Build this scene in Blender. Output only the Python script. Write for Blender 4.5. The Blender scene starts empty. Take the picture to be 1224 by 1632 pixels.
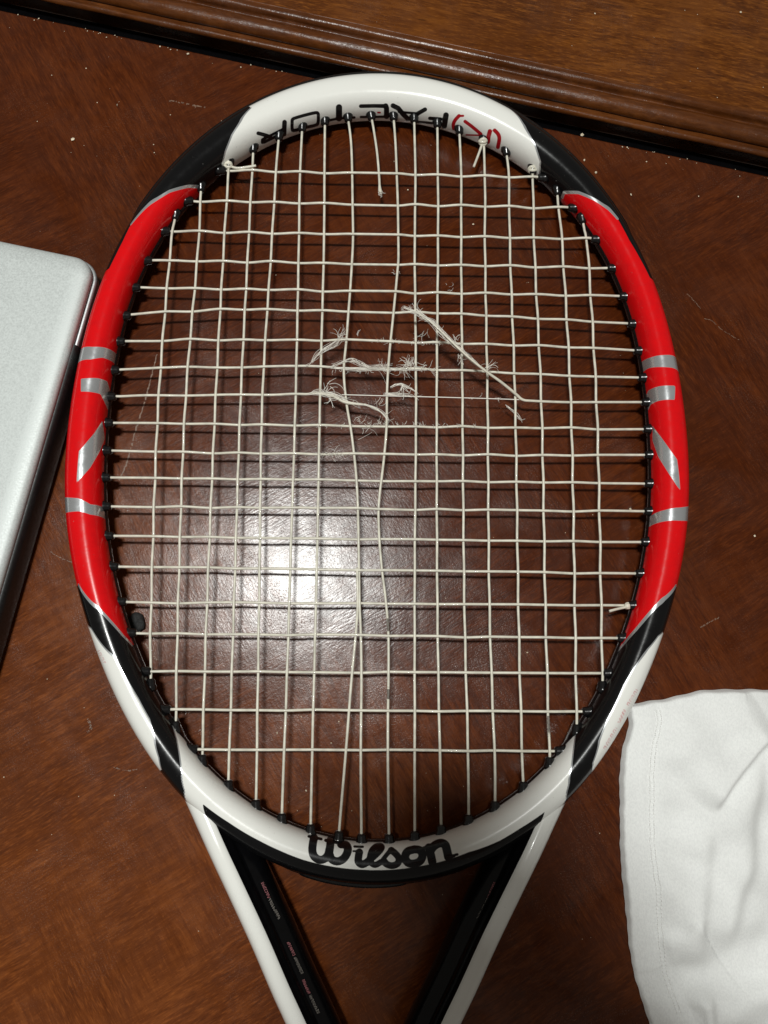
import bpy, bmesh, math, random
import numpy as np
from mathutils import Matrix, Vector

random.seed(7)
rng = np.random.default_rng(7)
scene = bpy.context.scene
COL = scene.collection

# ------------------------------------------------------------------ camera
F = 1226.0            # focal length in pixels of the 1224 x 1632 photograph
CAM_H = 0.36
CAM_R = np.array([[0.99928, -0.00641, -0.03746],
                  [0.0, 0.98565, -0.16879],
                  [0.03801, 0.16867, 0.98494]])
u_, s_, v_ = np.linalg.svd(CAM_R)
CAM_R = u_ @ v_
CAM_P = np.array([0.0, 0.0, CAM_H])
cam_data = bpy.data.cameras.new('camera')
cam = bpy.data.objects.new('camera', cam_data)
COL.objects.link(cam)
m4 = np.eye(4)
m4[:3, :3] = CAM_R
m4[:3, 3] = CAM_P
cam.matrix_world = Matrix(m4.tolist())
cam_data.sensor_fit = 'VERTICAL'
cam_data.sensor_height = 36.0
cam_data.lens = F / 1632.0 * 36.0
cam_data.clip_start = 0.01
cam_data.clip_end = 20.0
scene.camera = cam

# ------------------------------------------------------------------ light of the room
world = bpy.data.worlds.new('World')
scene.world = world
world.use_nodes = True
bg = world.node_tree.nodes['Background']
bg.inputs['Color'].default_value = (1.0, 0.93, 0.82, 1)
bg.inputs['Strength'].default_value = 0.14

ld = bpy.data.lights.new('ceiling_lamp', 'AREA')
ld.shape = 'ELLIPSE'
ld.size = 0.155
ld.size_y = 0.065
ld.energy = 8.8
ld.color = (0.985, 1.0, 0.965)
lamp = bpy.data.objects.new('ceiling_lamp', ld)
COL.objects.link(lamp)
lamp.location = (-0.1043, 0.1212, 0.9955)

scene.view_settings.view_transform = 'Standard'
scene.view_settings.look = 'None'
scene.view_settings.exposure = 0.0
scene.view_settings.gamma = 1.0
scene.cycles.max_bounces = 8
scene.cycles.use_denoising = True

# ------------------------------------------------------------------ frames of reference
RA, RB = 0.01548, -0.015723             # string plane: z = RA + RB * y
PHI, X0, Y0 = -0.01396, 0.0120, 0.090   # racket axis
RR = np.array(Matrix.Rotation(math.atan(RB), 3, 'X') @ Matrix.Rotation(PHI, 3, 'Z'))
RO = np.array([X0, Y0, RA + RB * Y0])


def ray(px):
    px = np.atleast_2d(np.asarray(px, float))
    d = np.stack([(px[:, 0] - 612) / F, -(px[:, 1] - 816) / F, -np.ones(len(px))], 1)
    return d @ CAM_R.T


def at_table(px, z=0.0):
    """point of the table (height z) at a place measured on the photograph"""
    d = ray(px)
    return CAM_P + d * ((z - CAM_H) / d[:, 2])[:, None]


def at_racket(px, dz=0.0):
    """point of the string plane (offset dz) in the racket's own coordinates"""
    d = ray(px)
    n = RR[:, 2]
    dz = np.broadcast_to(dz, (len(d),))
    t = (((RO - CAM_P) @ n) + dz) / (d @ n)
    return (CAM_P + d * t[:, None] - RO) @ RR


def project(P):
    q = (P - CAM_P) @ CAM_R
    return np.stack([612 + F * q[:, 0] / -q[:, 2], 816 - F * q[:, 1] / -q[:, 2]], 1)


# ------------------------------------------------------------------ helpers
def link(name, me, mat=None, parent=None, smooth=True):
    if mat is not None:
        for m in (mat if isinstance(mat, (list, tuple)) else [mat]):
            me.materials.append(m)
    if smooth:
        me.polygons.foreach_set('use_smooth', [True] * len(me.polygons))
    o = bpy.data.objects.new(name, me)
    COL.objects.link(o)
    if parent is not None:
        o.parent = parent
    return o


def mesh(name, V, Fc, mat=None, parent=None, smooth=True):
    me = bpy.data.meshes.new(name)
    me.from_pydata([tuple(map(float, v)) for v in V], [], [tuple(map(int, f)) for f in Fc])
    me.update()
    return link(name, me, mat, parent, smooth)


def empty(name, label, cat, loc=(0, 0, 0), group=None):
    o = bpy.data.objects.new(name, None)
    o.empty_display_size = 0.02
    COL.objects.link(o)
    o.location = loc
    o['label'] = label
    o['category'] = cat
    if group:
        o['group'] = group
    return o


def tag(o, label, cat, group=None, kind=None):
    o['label'] = label
    o['category'] = cat
    if group:
        o['group'] = group
    if kind:
        o['kind'] = kind
    return o


class MB:
    """collects vertices and faces of one mesh"""
    def __init__(s):
        s.v, s.f = [], []

    def grid(s, P, close_u=False, close_v=False):
        P = np.asarray(P)
        n, m = P.shape[:2]
        b = len(s.v)
        s.v += P.reshape(-1, 3).tolist()
        for i in range(n if close_u else n - 1):
            for j in range(m if close_v else m - 1):
                i2, j2 = (i + 1) % n, (j + 1) % m
                s.f.append((b + i * m + j, b + i * m + j2, b + i2 * m + j2, b + i2 * m + j))

    def tube(s, pts, rad, n=8, cap=True):
        pts = np.asarray(pts, float)
        k = len(pts)
        rad = np.broadcast_to(rad, (k,))
        t = np.gradient(pts, axis=0)
        t /= np.linalg.norm(t, axis=1)[:, None] + 1e-12
        up = np.array([0, 0, 1.0]) if abs(t[0, 2]) < .9 else np.array([1.0, 0, 0])
        rings = []
        x = np.cross(up, t[0])
        x /= np.linalg.norm(x)
        a = np.arange(n) * 2 * np.pi / n
        for i in range(k):
            x = x - t[i] * (x @ t[i])
            x /= np.linalg.norm(x) + 1e-12
            y = np.cross(t[i], x)
            rings.append(pts[i] + rad[i] * (np.cos(a)[:, None] * x + np.sin(a)[:, None] * y))
        b = len(s.v)
        s.grid(np.array(rings), close_v=True)
        if cap:
            s.f.append(tuple(b + j for j in range(n))[::-1])
            s.f.append(tuple(b + (k - 1) * n + j for j in range(n)))

    def build(s, name, mat=None, parent=None, smooth=True):
        return mesh(name, s.v, s.f, mat, parent, smooth)


def catmull(P, n=8):
    P = np.asarray(P, float)
    Q = np.vstack([2 * P[0] - P[1], P, 2 * P[-1] - P[-2]])
    out = []
    for i in range(1, len(Q) - 2):
        a, b, c, d = Q[i - 1:i + 3]
        for t in np.arange(n) / n:
            out.append(.5 * (2 * b + (c - a) * t + (2 * a - 5 * b + 4 * c - d) * t * t + (3 * b - a - 3 * c + d) * t ** 3))
    out.append(P[-1])
    return np.array(out)


def seg_dist(P, poly, closed=False):
    """distance of points P (N,k) to a polyline (M,k)"""
    poly = np.asarray(poly, float)
    A = poly if closed else poly[:-1]
    Bq = np.roll(poly, -1, 0) if closed else poly[1:]
    best = np.full(len(P), 1e9)
    for a, b in zip(A, Bq):
        d = b - a
        t = np.clip(((P - a) @ d) / (d @ d + 1e-18), 0, 1)
        q = P - a - t[:, None] * d
        best = np.minimum(best, np.sqrt((q * q).sum(1)))
    return best


def poly_sdf(P, poly):
    """signed distance (positive inside) of 2-D points to a polygon"""
    poly = np.asarray(poly, float)
    d = seg_dist(P, poly, True)
    inside = np.zeros(len(P), bool)
    for a, b in zip(poly, np.roll(poly, -1, 0)):
        c = (a[1] > P[:, 1]) != (b[1] > P[:, 1])
        if abs(b[1] - a[1]) > 1e-15:
            xx = (b[0] - a[0]) * (P[:, 1] - a[1]) / (b[1] - a[1]) + a[0]
            inside ^= c & (P[:, 0] < xx)
    return np.where(inside, d, -d)


# ------------------------------------------------------------------ materials
class NT:
    def __init__(s, name):
        s.mat = bpy.data.materials.new(name)
        s.mat.use_nodes = True
        s.t = s.mat.node_tree
        s.bsdf = s.t.nodes['Principled BSDF']

    def n(s, typ, **kw):
        nd = s.t.nodes.new(typ)
        for k, v in kw.items():
            setattr(nd, k, v)
        return nd

    def set(s, **kw):
        for k, v in kw.items():
            sock = s.bsdf.inputs[k.replace('_', ' ')]
            s.put(sock, v)
        return s

    def put(s, sock, v):
        if isinstance(v, bpy.types.NodeSocket):
            s.t.links.new(v, sock)
        else:
            if sock.type == 'RGBA' and len(v) == 3:
                v = (*v, 1)
            sock.default_value = v

    def math(s, op, a, b=0.0, c=None):
        nd = s.n('ShaderNodeMath', operation=op)
        s.put(nd.inputs[0], a)
        s.put(nd.inputs[1], b)
        if c is not None:
            s.put(nd.inputs[2], c)
        return nd.outputs[0]

    def mix(s, f, a, b):
        nd = s.n('ShaderNodeMix', data_type='RGBA')
        s.put(nd.inputs[0], f)
        s.put(nd.inputs[6], a)
        s.put(nd.inputs[7], b)
        return nd.outputs[2]

    def step(s, v, lo=-.0001, hi=.0001, a=0.0, b=1.0):
        nd = s.n('ShaderNodeMapRange')
        for i, x in enumerate((v, lo, hi, a, b)):
            s.put(nd.inputs[i], x)
        return nd.outputs[0]

    def noise(s, vec, scale, detail=3.0, rough=.5, dist=0.0):
        nd = s.n('ShaderNodeTexNoise')
        s.put(nd.inputs['Vector'], vec)
        nd.inputs['Scale'].default_value = scale
        nd.inputs['Detail'].default_value = detail
        nd.inputs['Roughness'].default_value = rough
        nd.inputs['Distortion'].default_value = dist
        return nd.outputs[0]

    def mapping(s, vec, rot=(0, 0, 0), scale=(1, 1, 1), loc=(0, 0, 0)):
        nd = s.n('ShaderNodeMapping')
        s.put(nd.inputs['Vector'], vec)
        nd.inputs['Rotation'].default_value = rot
        nd.inputs['Scale'].default_value = scale
        nd.inputs['Location'].default_value = loc
        return nd.outputs[0]

    def grain(s, vec, ang, stretch, shift=(0, 0, 0)):
        a = s.mapping(vec, (0, 0, math.radians(-ang)))
        return s.mapping(a, (0, 0, 0), (1, stretch, 1), shift)

    def coord(s):
        return s.n('ShaderNodeTexCoord').outputs['Object']

    def attr(s, name):
        return s.n('ShaderNodeAttribute', attribute_name=name).outputs['Fac']

    def bump(s, h, strength=.2, dist=.001, normal=None):
        nd = s.n('ShaderNodeBump')
        nd.inputs['Strength'].default_value = strength
        nd.inputs['Distance'].default_value = dist
        s.put(nd.inputs['Height'], h)
        if normal is not None:
            s.put(nd.inputs['Normal'], normal)
        return nd.outputs[0]


def simple(name, col, rough=.4, metal=0.0, coat=0.0, noise_scale=400, var=.12, bump=0.0, sheen=0.0, spec=.5):
    k = NT(name)
    c = k.coord()
    n = k.noise(c, noise_scale, 4)
    f = k.step(n, .3, .7, 0, 1)
    a = tuple(x * (1 - var) for x in col)
    b = tuple(min(1, x * (1 + var)) for x in col)
    k.set(Base_Color=k.mix(f, a, b), Metallic=metal, Coat_Weight=coat, Specular_IOR_Level=spec,
          Roughness=k.step(n, .3, .7, rough * .85, min(1, rough * 1.15)))
    if bump:
        k.set(Normal=k.bump(n, bump, .0004))
    if sheen:
        k.set(Sheen_Weight=sheen)
    return k.mat


def wood(name, dark, mid, light, angles, rough=(.26, .4), fleck=.5, bumps=.22, coat=.0, spec=.5, pale_corner=False):
    k = NT(name)
    c = k.coord()
    big = k.noise(c, 9, 3, .55)
    sel = k.step(k.noise(c, 11, 2, .5), .44, .56)
    g = []
    for i, ang in enumerate(angles):
        mp = k.grain(c, ang, 6.5, (i * .37, 0, 0))
        wide = k.noise(mp, 45, 5, .62, .4)
        fine = k.noise(k.grain(c, ang, 6, (i * .1, .3, 0)), 200, 3, .6)
        g.append((wide, fine))
    w = k.math('ADD', k.math('MULTIPLY', g[0][0], k.math('SUBTRACT', 1.0, sel)), k.math('MULTIPLY', g[1][0], sel))
    fn = k.math('ADD', k.math('MULTIPLY', g[0][1], k.math('SUBTRACT', 1.0, sel)), k.math('MULTIPLY', g[1][1], sel))
    tone = k.math('ADD', k.math('MULTIPLY', w, .6), k.math('MULTIPLY', big, .4))
    col = k.mix(k.step(tone, .34, .58), dark, mid)
    col = k.mix(k.step(tone, .5, .72, 0, .8), col, light)
    col = k.mix(k.step(fn, .52, .72, 0, fleck), col, tuple(min(1, x * 1.55) for x in light))
    col = k.mix(k.step(fn, .44, .32, 0, fleck), col, tuple(x * .45 for x in dark))
    if pale_corner:        # colour gets gradually paler towards the near left part of the panel
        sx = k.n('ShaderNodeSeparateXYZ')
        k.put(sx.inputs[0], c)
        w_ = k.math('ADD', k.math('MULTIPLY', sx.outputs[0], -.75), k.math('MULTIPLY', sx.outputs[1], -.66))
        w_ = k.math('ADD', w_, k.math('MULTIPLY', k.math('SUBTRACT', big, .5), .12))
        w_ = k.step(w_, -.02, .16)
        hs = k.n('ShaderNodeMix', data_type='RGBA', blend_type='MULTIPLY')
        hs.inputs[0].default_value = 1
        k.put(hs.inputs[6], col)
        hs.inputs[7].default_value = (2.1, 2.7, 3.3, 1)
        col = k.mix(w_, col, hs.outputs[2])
    # worn, dusty film: patches of rougher and paler varnish
    film = k.noise(c, 24, 6, .68, .6)
    speck = k.noise(c, 1500, 2, .6)
    grit = k.math('MULTIPLY', k.step(film, .48, .66), k.step(speck, .56, .72))
    col = k.mix(k.math('MULTIPLY', grit, .22), col, (.30, .19, .13))
    r = k.step(film, .38, .66, rough[0], rough[1])
    r = k.math('ADD', r, k.math('MULTIPLY', grit, .05))
    h = k.math('ADD', k.math('MULTIPLY', fn, .55), k.math('MULTIPLY', k.noise(c, 620, 3, .65), .5))
    h = k.math('ADD', h, k.math('MULTIPLY', grit, .6))
    k.set(Base_Color=col, Roughness=r, Normal=k.bump(h, bumps, .0007), Coat_Weight=coat, Coat_Roughness=.2,
          IOR=1.5, Specular_IOR_Level=k.step(k.noise(c, 38, 5, .7, .8), .36, .62, spec * .55, spec * 1.1))
    return k.mat


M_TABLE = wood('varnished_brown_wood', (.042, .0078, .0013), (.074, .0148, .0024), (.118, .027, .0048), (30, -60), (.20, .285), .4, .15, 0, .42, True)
M_BORDER = wood('orange_brown_wood', (.062, .0158, .0022), (.128, .0355, .0048), (.20, .066, .0095), (-12, -9), (.3, .45), .6, .2, 0, .35)
M_MOULD = wood('moulding_wood', (.055, .015, .003), (.105, .030, .006), (.16, .052, .012), (-12, -12), (.24, .38), .3, .3)
M_BLACK = simple('black_plastic', (.005, .005, .0055), .25, 0, .1, 700, .3, .12)
M_GLOSSBLACK = simple('gloss_black_paint', (.0025, .0025, .003), .2, 0, 0, 300, .2, spec=.25)
M_STRING = simple('cream_string', (.66, .63, .53), .4, 0, .1, 260, .16, .1)
M_FIBRE = simple('white_fibre', (.83, .80, .73), .55, 0, 0, 900, .06)
M_ALU = simple('satin_aluminium', (.55, .585, .575), .55, .25, 0, 1300, .11, .1)
M_ALUDARK = simple('aluminium_base', (.55, .57, .58), .4, .7, 0, 1500, .06)
M_HINGE = simple('black_hinge_plastic', (.006, .006, .006), .5, 0, 0, 900, .2)
M_CRUMB = simple('dry_crumb', (.72, .62, .46), .8, 0, 0, 1500, .25)
M_RUBBER = simple('black_rubber', (.012, .012, .012), .75, 0, 0, 1200, .4, .8)
M_SCRATCH = simple('scratched_varnish', (.17, .10, .065), .5, 0, 0, 800, .4)
M_PRINT_PINK = simple('small_pink_print', (.30, .09, .10), .5, 0, 0, 900, .2)
M_PRINT_GREY = simple('small_grey_print', (.16, .14, .12), .5, 0, 0, 900, .2)


def frame_paint():
    k = NT('frame_paint')
    c = k.coord()
    wear = k.noise(c, 260, 5, .7)
    white = k.mix(k.step(wear, .66, .74, 0, .35), (.80, .80, .76), (.55, .53, .48))
    col = k.mix(k.step(k.attr('white')), (.0045, .0045, .005), white)
    col = k.mix(k.step(k.attr('red')), col, k.mix(k.step(wear, .4, .7), (.70, .0035, .006), (.62, .003, .006)))
    sil = k.step(k.attr('silver'))
    col = k.mix(sil, col, (.66, .68, .70))
    col = k.mix(k.step(k.attr('ink')), col, (.006, .006, .007))
    col = k.mix(k.step(k.attr('redink')), col, (.36, .006, .012))
    col = k.mix(k.step(k.attr('pink'), -.0002, .0002, 0, .75), col, (.55, .07, .10))
    dust = k.step(k.noise(c, 620, 3, .6), .715, .76, 0, .3)
    col = k.mix(dust, col, (.34, .33, .31))
    k.set(Base_Color=col, Metallic=k.math('MULTIPLY', sil, .75), Roughness=k.step(wear, .35, .7, .17, .27),
          Coat_Weight=.1, Coat_Roughness=.06, Specular_IOR_Level=.27,
          Normal=k.bump(k.noise(c, 900, 2, .5), .03, .0003))
    return k.mat


M_FRAME = frame_paint()

# ------------------------------------------------------------------ the table
table = empty('wooden_table', 'dark brown varnished wooden table top with a moulded raised border along one side', 'table')
E0 = np.array([-0.18753, 0.32739, 0.0])
ED = np.array([0.97825, -0.20745, 0.0])
EN = np.array([0.20745, 0.97825, 0.0])
ANG = math.atan2(ED[1], ED[0])


def edge_pt(s, d, z):
    return E0 + ED * s + EN * d + np.array([0, 0, z])


def extrude_profile(name, prof, s0, s1, mat, n=2, wob=0.0):
    ss = np.linspace(s0, s1, n)
    P = []
    for i, s in enumerate(ss):
        row = []
        for j, (d, z) in enumerate(prof):
            w = wob * (math.sin(s * 97 + j * .6) * .5 + math.sin(s * 231 + j) * .3)
            row.append(edge_pt(s, d * .001 + w, z * .001 + w * .6))
        P.append(row)
    b = MB()
    b.grid(np.array(P))
    return b.build(name, mat, table)


# panel: top sheet with a small rounded far edge and a side going down into the groove
prof = [(-620, 0), (-300, 0), (-100, 0), (-20, 0), (-1.6, 0), (-1.1, -.06), (-.6, -.22), (-.25, -.5), (-.05, -.95), (0, -1.6), (0, -17)]
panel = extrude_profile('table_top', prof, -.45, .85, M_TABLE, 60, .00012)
extrude_profile('groove_floor', [(.2, -16.5), (17.4, -16.5)], -.45, .85, M_GLOSSBLACK, 2)


def arc(cx, cz, r, a0, a1, n=8, rz=None):
    rz = r if rz is None else rz
    return [(cx + r * math.cos(math.radians(a)), cz + rz * math.sin(math.radians(a))) for a in np.linspace(a0, a1, n)]


prof = [(17.5, -17), (17.5, -3.6), (13.2, -3.4), (12.4, -2.8)] + arc(14.0, -2.0, 1.8, 190, 60, 7) + arc(16.2, 1.6, 2.0, 250, 300, 4)
prof += arc(20.6, 1.2, 4.6, 190, 35, 14, 4.4) + [(25.2, 3.0), (25.7, 3.4), (26.0, 4.3)] + arc(28.4, 5.0, 2.3, 180, 75, 9) + [(30.0, 7.3)]
extrude_profile('edge_moulding', prof, -.45, .85, M_MOULD, 140, .00022)
extrude_profile('border_board', [(30.05, 5.0), (30.05, 7.2), (30.12, 7.29), (30.6, 7.3), (32, 7.3), (60, 7.3), (150, 7.3), (300, 7.3)], -.45, .85, M_BORDER, 60, .0001)

# ------------------------------------------------------------------ the racket
racket = empty('tennis_racket', 'red, black and white tennis racket with frayed broken strings lying on the table', 'tennis racket')
rm = np.eye(4)
rm[:3, :3] = RR
rm[:3, 3] = RO
racket.matrix_world = Matrix(rm.tolist())

RC = [0.15648, 0.00232, 0.02347, -0.00091, 0.00172, -0.0005, 0.00014, 0.00024, -7e-05]
AW = [0.00772, 0.00031, 0.00042, 0.00049, 0.00064]
CC = 0.0110
SE = 2.0 / 2.35


def fser(co, th):
    return sum(c * np.cos(k * th) for k, c in enumerate(co))


def hoop(th, ph, off=0.0):
    """surface of the hoop; th from the tip (radians, + to the right), ph from the top of the section (+ outwards)"""
    th, ph = np.broadcast_arrays(np.asarray(th, float), np.asarray(ph, float))
    r = fser(RC, th)
    dr = sum(-c * k * np.sin(k * th) for k, c in enumerate(RC))
    cx, cy = r * np.sin(th), r * np.cos(th)
    tx, ty = dr * np.sin(th) + r * np.cos(th), dr * np.cos(th) - r * np.sin(th)
    L = np.hypot(tx, ty)
    nx, ny = -ty / L, tx / L
    a = fser(AW, th) + off
    s, c = np.sin(ph), np.cos(ph)
    o = a * np.sign(s) * np.abs(s) ** SE
    z = (CC + off) * np.sign(c) * np.abs(c) ** SE
    return np.stack([cx + nx * o, cy + ny * o, z], -1)


_th = np.radians(np.arange(-180, 180, .5))
_ph = np.radians(np.arange(-140, 141, 4.0))
_G = hoop(_th[:, None], _ph[None, :])
_W = _G @ RR.T + RO
_nu = np.cross(np.roll(_W, -1, 0) - _W, np.gradient(_W, axis=1))
_vis = ((_nu * (_W - CAM_P)).sum(-1) * np.sign(((_nu * (_W - (RO + hoop(_th, 0 * _th) @ RR.T * 1)[:, None])).sum(-1)).mean() + 1e-30))
_P = project(_W.reshape(-1, 3)).reshape(_W.shape[:2] + (2,))
# facing test by explicit outward normal
_cen = hoop(_th[:, None], np.zeros((1, 1))) * np.array([1, 1, 0])
_out = (_G - _cen) / np.array([.008, .008, .011]) ** 2
_face = ((CAM_P - _W) * (_out @ RR.T)).sum(-1) > 0


def surf(px):
    """(th, ph) in degrees of the visible hoop surface at a measured place"""
    res = []
    for p in np.atleast_2d(px):
        d = np.where(_face, ((_P - p) ** 2).sum(-1), 1e9)
        i, j = np.unravel_index(np.argmin(d), d.shape)
        t0, p0 = _th[i], _ph[j]
        for st_t, st_p in ((math.radians(.12), math.radians(1.)), (math.radians(.03), math.radians(.3))):
            tt, pp = np.meshgrid(t0 + st_t * np.arange(-4, 5), p0 + st_p * np.arange(-4, 5), indexing='ij')
            q = project(hoop(tt, pp).reshape(-1, 3) @ RR.T + RO)
            b = np.argmin(((q - p) ** 2).sum(1))
            t0, p0 = tt.ravel()[b], pp.ravel()[b]
        t = math.degrees(t0)
        res.append((t, math.degrees(p0)))
    return np.array(res)


def unwrap(P):
    P = P.copy()
    return P


MT, MP = .00262, .000166     # metres per degree along / around


def met(P):
    P = np.asarray(P, float)
    return np.stack([P[:, 0] * MT, P[:, 1] * MP], 1)


def ex(p, ph):
    return np.array([[p[0], ph]])


# mesh with finer steps where there is lettering
def theta_steps():
    out = []
    t = 0.0
    while t < 360:
        out.append(t)
        s = t if t <= 180 else t - 360
        if abs(s) < 31:
            t += .16
        elif abs(s) > 163:
            t += .14
        elif 115 < abs(s) < 150:
            t += .18
        else:
            t += .3
    return np.array(out)


TH = theta_steps()
TH = np.where(TH > 180, TH - 360, TH)
PH = np.concatenate([np.arange(-180, -112, 6), np.arange(-112, 100, 2.0), np.arange(100, 180, 6)])
T2, P2 = np.meshgrid(TH, PH, indexing='ij')
V = hoop(np.radians(T2), np.radians(P2))
b = MB()
b.grid(V, True, True)
frame = b.build('frame', M_FRAME, racket)
pos = V.reshape(-1, 3)
UV = np.stack([T2.ravel() * MT, P2.ravel() * MP], 1)
UVw = UV.copy()
UVw[:, 0] = np.where(UVw[:, 0] < 0, UVw[:, 0] + 360 * MT, UVw[:, 0])     # for regions that cross the throat


def wrapT(P):
    P = P.copy()
    P[:, 0] = np.where(P[:, 0] < 0, P[:, 0] + 360, P[:, 0])
    return P


def union(*a):
    return np.maximum.reduce(a)


# --- paint regions, traced on the surface
wl = surf([(400, 172), (385, 190), (370, 215), (360, 240), (354, 262)])
wr = surf([(812, 172), (832, 195), (852, 230), (861, 258), (860, 276)])
white_top = np.vstack([ex(wl[0], 120), wl, ex(wl[-1], -120), ex(wr[-1], -120), wr[::-1], ex(wr[0], 120)])

rl_top = surf([(317, 298), (300, 297), (270, 305), (240, 323), (217, 347), (209, 357)])
rl_sl = surf([(196, 384), (184, 408), (174, 428)])
rl_bot = surf([(125, 932), (137, 951), (157, 970), (176, 990), (196, 1013), (210, 1028)])
red_l = np.vstack([ex(rl_top[0], -120), rl_top, rl_sl, ex(rl_sl[-1] - [2, 0], 120), ex(rl_bot[0], 120), rl_bot, ex(rl_bot[-1], -120)])
rr_top = surf([(896, 315), (899, 307), (922, 307), (948, 318), (971, 333), (984, 348)])
rr_sl = surf([(1003, 383), (1020, 412), (1036, 443)])
rr_bot = surf([(1077, 934), (1059, 954), (1036, 977), (1014, 1003), (994, 1026), (983, 1039)])
red_r = np.vstack([ex(rr_top[0], -120), rr_top, rr_sl, ex(rr_sl[-1] + [2, 0], 120), ex(rr_bot[0], 120), rr_bot, ex(rr_bot[-1], -120)])


def seg(pts, pre=None, post=None):
    return surf(pts)


def silver_poly(pts, outer=None, inner=None):
    """polygon traced in order; indices in outer / inner are pushed over the edge of the section"""
    P = surf(pts)
    for i in (outer or []):
        P[i, 1] = max(P[i, 1], 105)
    for i in (inner or []):
        P[i, 1] = min(P[i, 1], -112)
    return P


silver = [
    silver_poly([(130, 558), (147, 553), (167, 554), (184, 561), (183, 578), (163, 570), (144, 573), (127, 581)], [0, 7], [3, 4]),
    silver_poly([(129, 604), (157, 603), (171, 608), (178, 640), (171, 660), (166, 640), (160, 628), (129, 624)], None, [3, 4]),
    silver_poly([(163, 671), (149, 692), (126, 719), (122, 769), (144, 745), (160, 717), (167, 699)], None, None),
    silver_poly([(108, 784), (124, 794), (144, 804), (162, 808), (163, 826), (144, 820), (124, 815), (109, 812)], [0, 7], [3, 4]),
    silver_poly([(1021, 577), (1036, 570), (1056, 566), (1076, 572), (1077, 596), (1053, 585), (1033, 587), (1023, 595)], [3, 4], [0, 7]),
    silver_poly([(1033, 623), (1049, 616), (1076, 615), (1075, 637), (1049, 639), (1037, 645), (1030, 665), (1029, 640)], None, [6, 7]),
    silver_poly([(1040, 679), (1053, 696), (1079, 732), (1084, 781), (1066, 755), (1049, 728), (1040, 702)], None, None),
    silver_poly([(1036, 825), (1059, 813), (1095, 797), (1094, 823), (1059, 831), (1038, 840)], [2, 3], [0, 5]),
]
wedge_l = surf([(138, 996), (145, 1001), (161, 1026), (181, 1046), (197, 1074), (220, 1113), (238, 1146), (246, 1175), (253, 1208), (257, 1226)])
wedge_l = np.vstack([ex(wedge_l[0] + [.5, 0], 120), wedge_l, ex(wedge_l[-1], 120)])
wedge_r = surf([(1056, 1008), (1049, 1014), (1033, 1034), (1010, 1066), (994, 1092), (981, 1122), (968, 1148), (955, 1181), (945, 1216), (938, 1236)])
wedge_r = np.vstack([ex(wedge_r[0], 120), wedge_r, ex(wedge_r[-1], 120)])
wb_l = surf([(275, 1157), (282, 1179), (286, 1202), (290, 1234), (294, 1260), (298, 1282), (302, 1294)])
wb_r = surf([(920, 1157), (915, 1185), (911, 1221), (907, 1240), (903, 1262), (898, 1290)])
lo = surf([(323, 1281), (365, 1311), (414, 1340), (447, 1356), (483, 1370), (529, 1381), (578, 1386), (627, 1386), (665, 1381), (700, 1374),
           (747, 1358), (796, 1340), (829, 1320), (868, 1294)])
tip_l, tip_r = np.array([[lo[0][0] - 5.5, 120]]), np.array([[lo[-1][0] + 5.5, 120]])
white_low = np.vstack([ex(wb_l[0], -120), wb_l, ex(wb_l[-1], 120), tip_l, lo, tip_r, ex(wb_r[-1], 120), wb_r[::-1], ex(wb_r[0], -120)])

d_white = union(poly_sdf(UV, met(white_top)), poly_sdf(UV, met(wedge_l)), poly_sdf(UV, met(wedge_r)), poly_sdf(UVw, met(wrapT(white_low))))
d_red = union(poly_sdf(UV, met(red_l)), poly_sdf(UV, met(red_r)))
d_sil = union(*[poly_sdf(UV, met(p)) for p in silver])
for line, w in ((wl, .00035), (wr, .00035), (rl_top, .0007), (rl_bot, .00062), (rr_top, .0007), (rr_bot, .0008)):
    d_sil = union(d_sil, w - seg_dist(UV, met(line)))
for line, w in ((wb_l, .0003), (wb_r, .0003), (wedge_l[1:-1], .0003), (wedge_r[1:-1], .0003)):
    d_sil = union(d_sil, w - seg_dist(UVw, met(wrapT(line))))


# --- lettering: strokes (zoomed crop coordinates, width) laid on the painted surface
pos_w = pos @ RR.T + RO
pos_px = project(pos_w)
pos_out = ((V - hoop(np.radians(T2), np.zeros_like(T2)) * np.array([1, 1, 0])) / np.array([.008, .008, .011]) ** 2).reshape(-1, 3) @ RR.T
pos_face = ((CAM_P - pos_w) * pos_out).sum(1) > -1e-9


def strokes(items, ox, oy, k, wk=1.0, mm=.00027):
    """signed distance (m) to brush strokes traced on the painted side of the hoop"""
    d = np.full(len(pos), -1.0)
    for pts, w in items:
        q = np.array(pts, float) / k + np.array([ox, oy])
        sel = np.where(pos_face & ((pos_px > q.min(0) - 12) & (pos_px < q.max(0) + 12)).all(1))[0]
        if len(sel):
            d[sel] = np.maximum(d[sel], (w * wk / k / 2 - seg_dist(pos_px[sel], q)) * mm)
    return d


def cm(p, n=4):
    return catmull(p, n).tolist()


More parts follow.
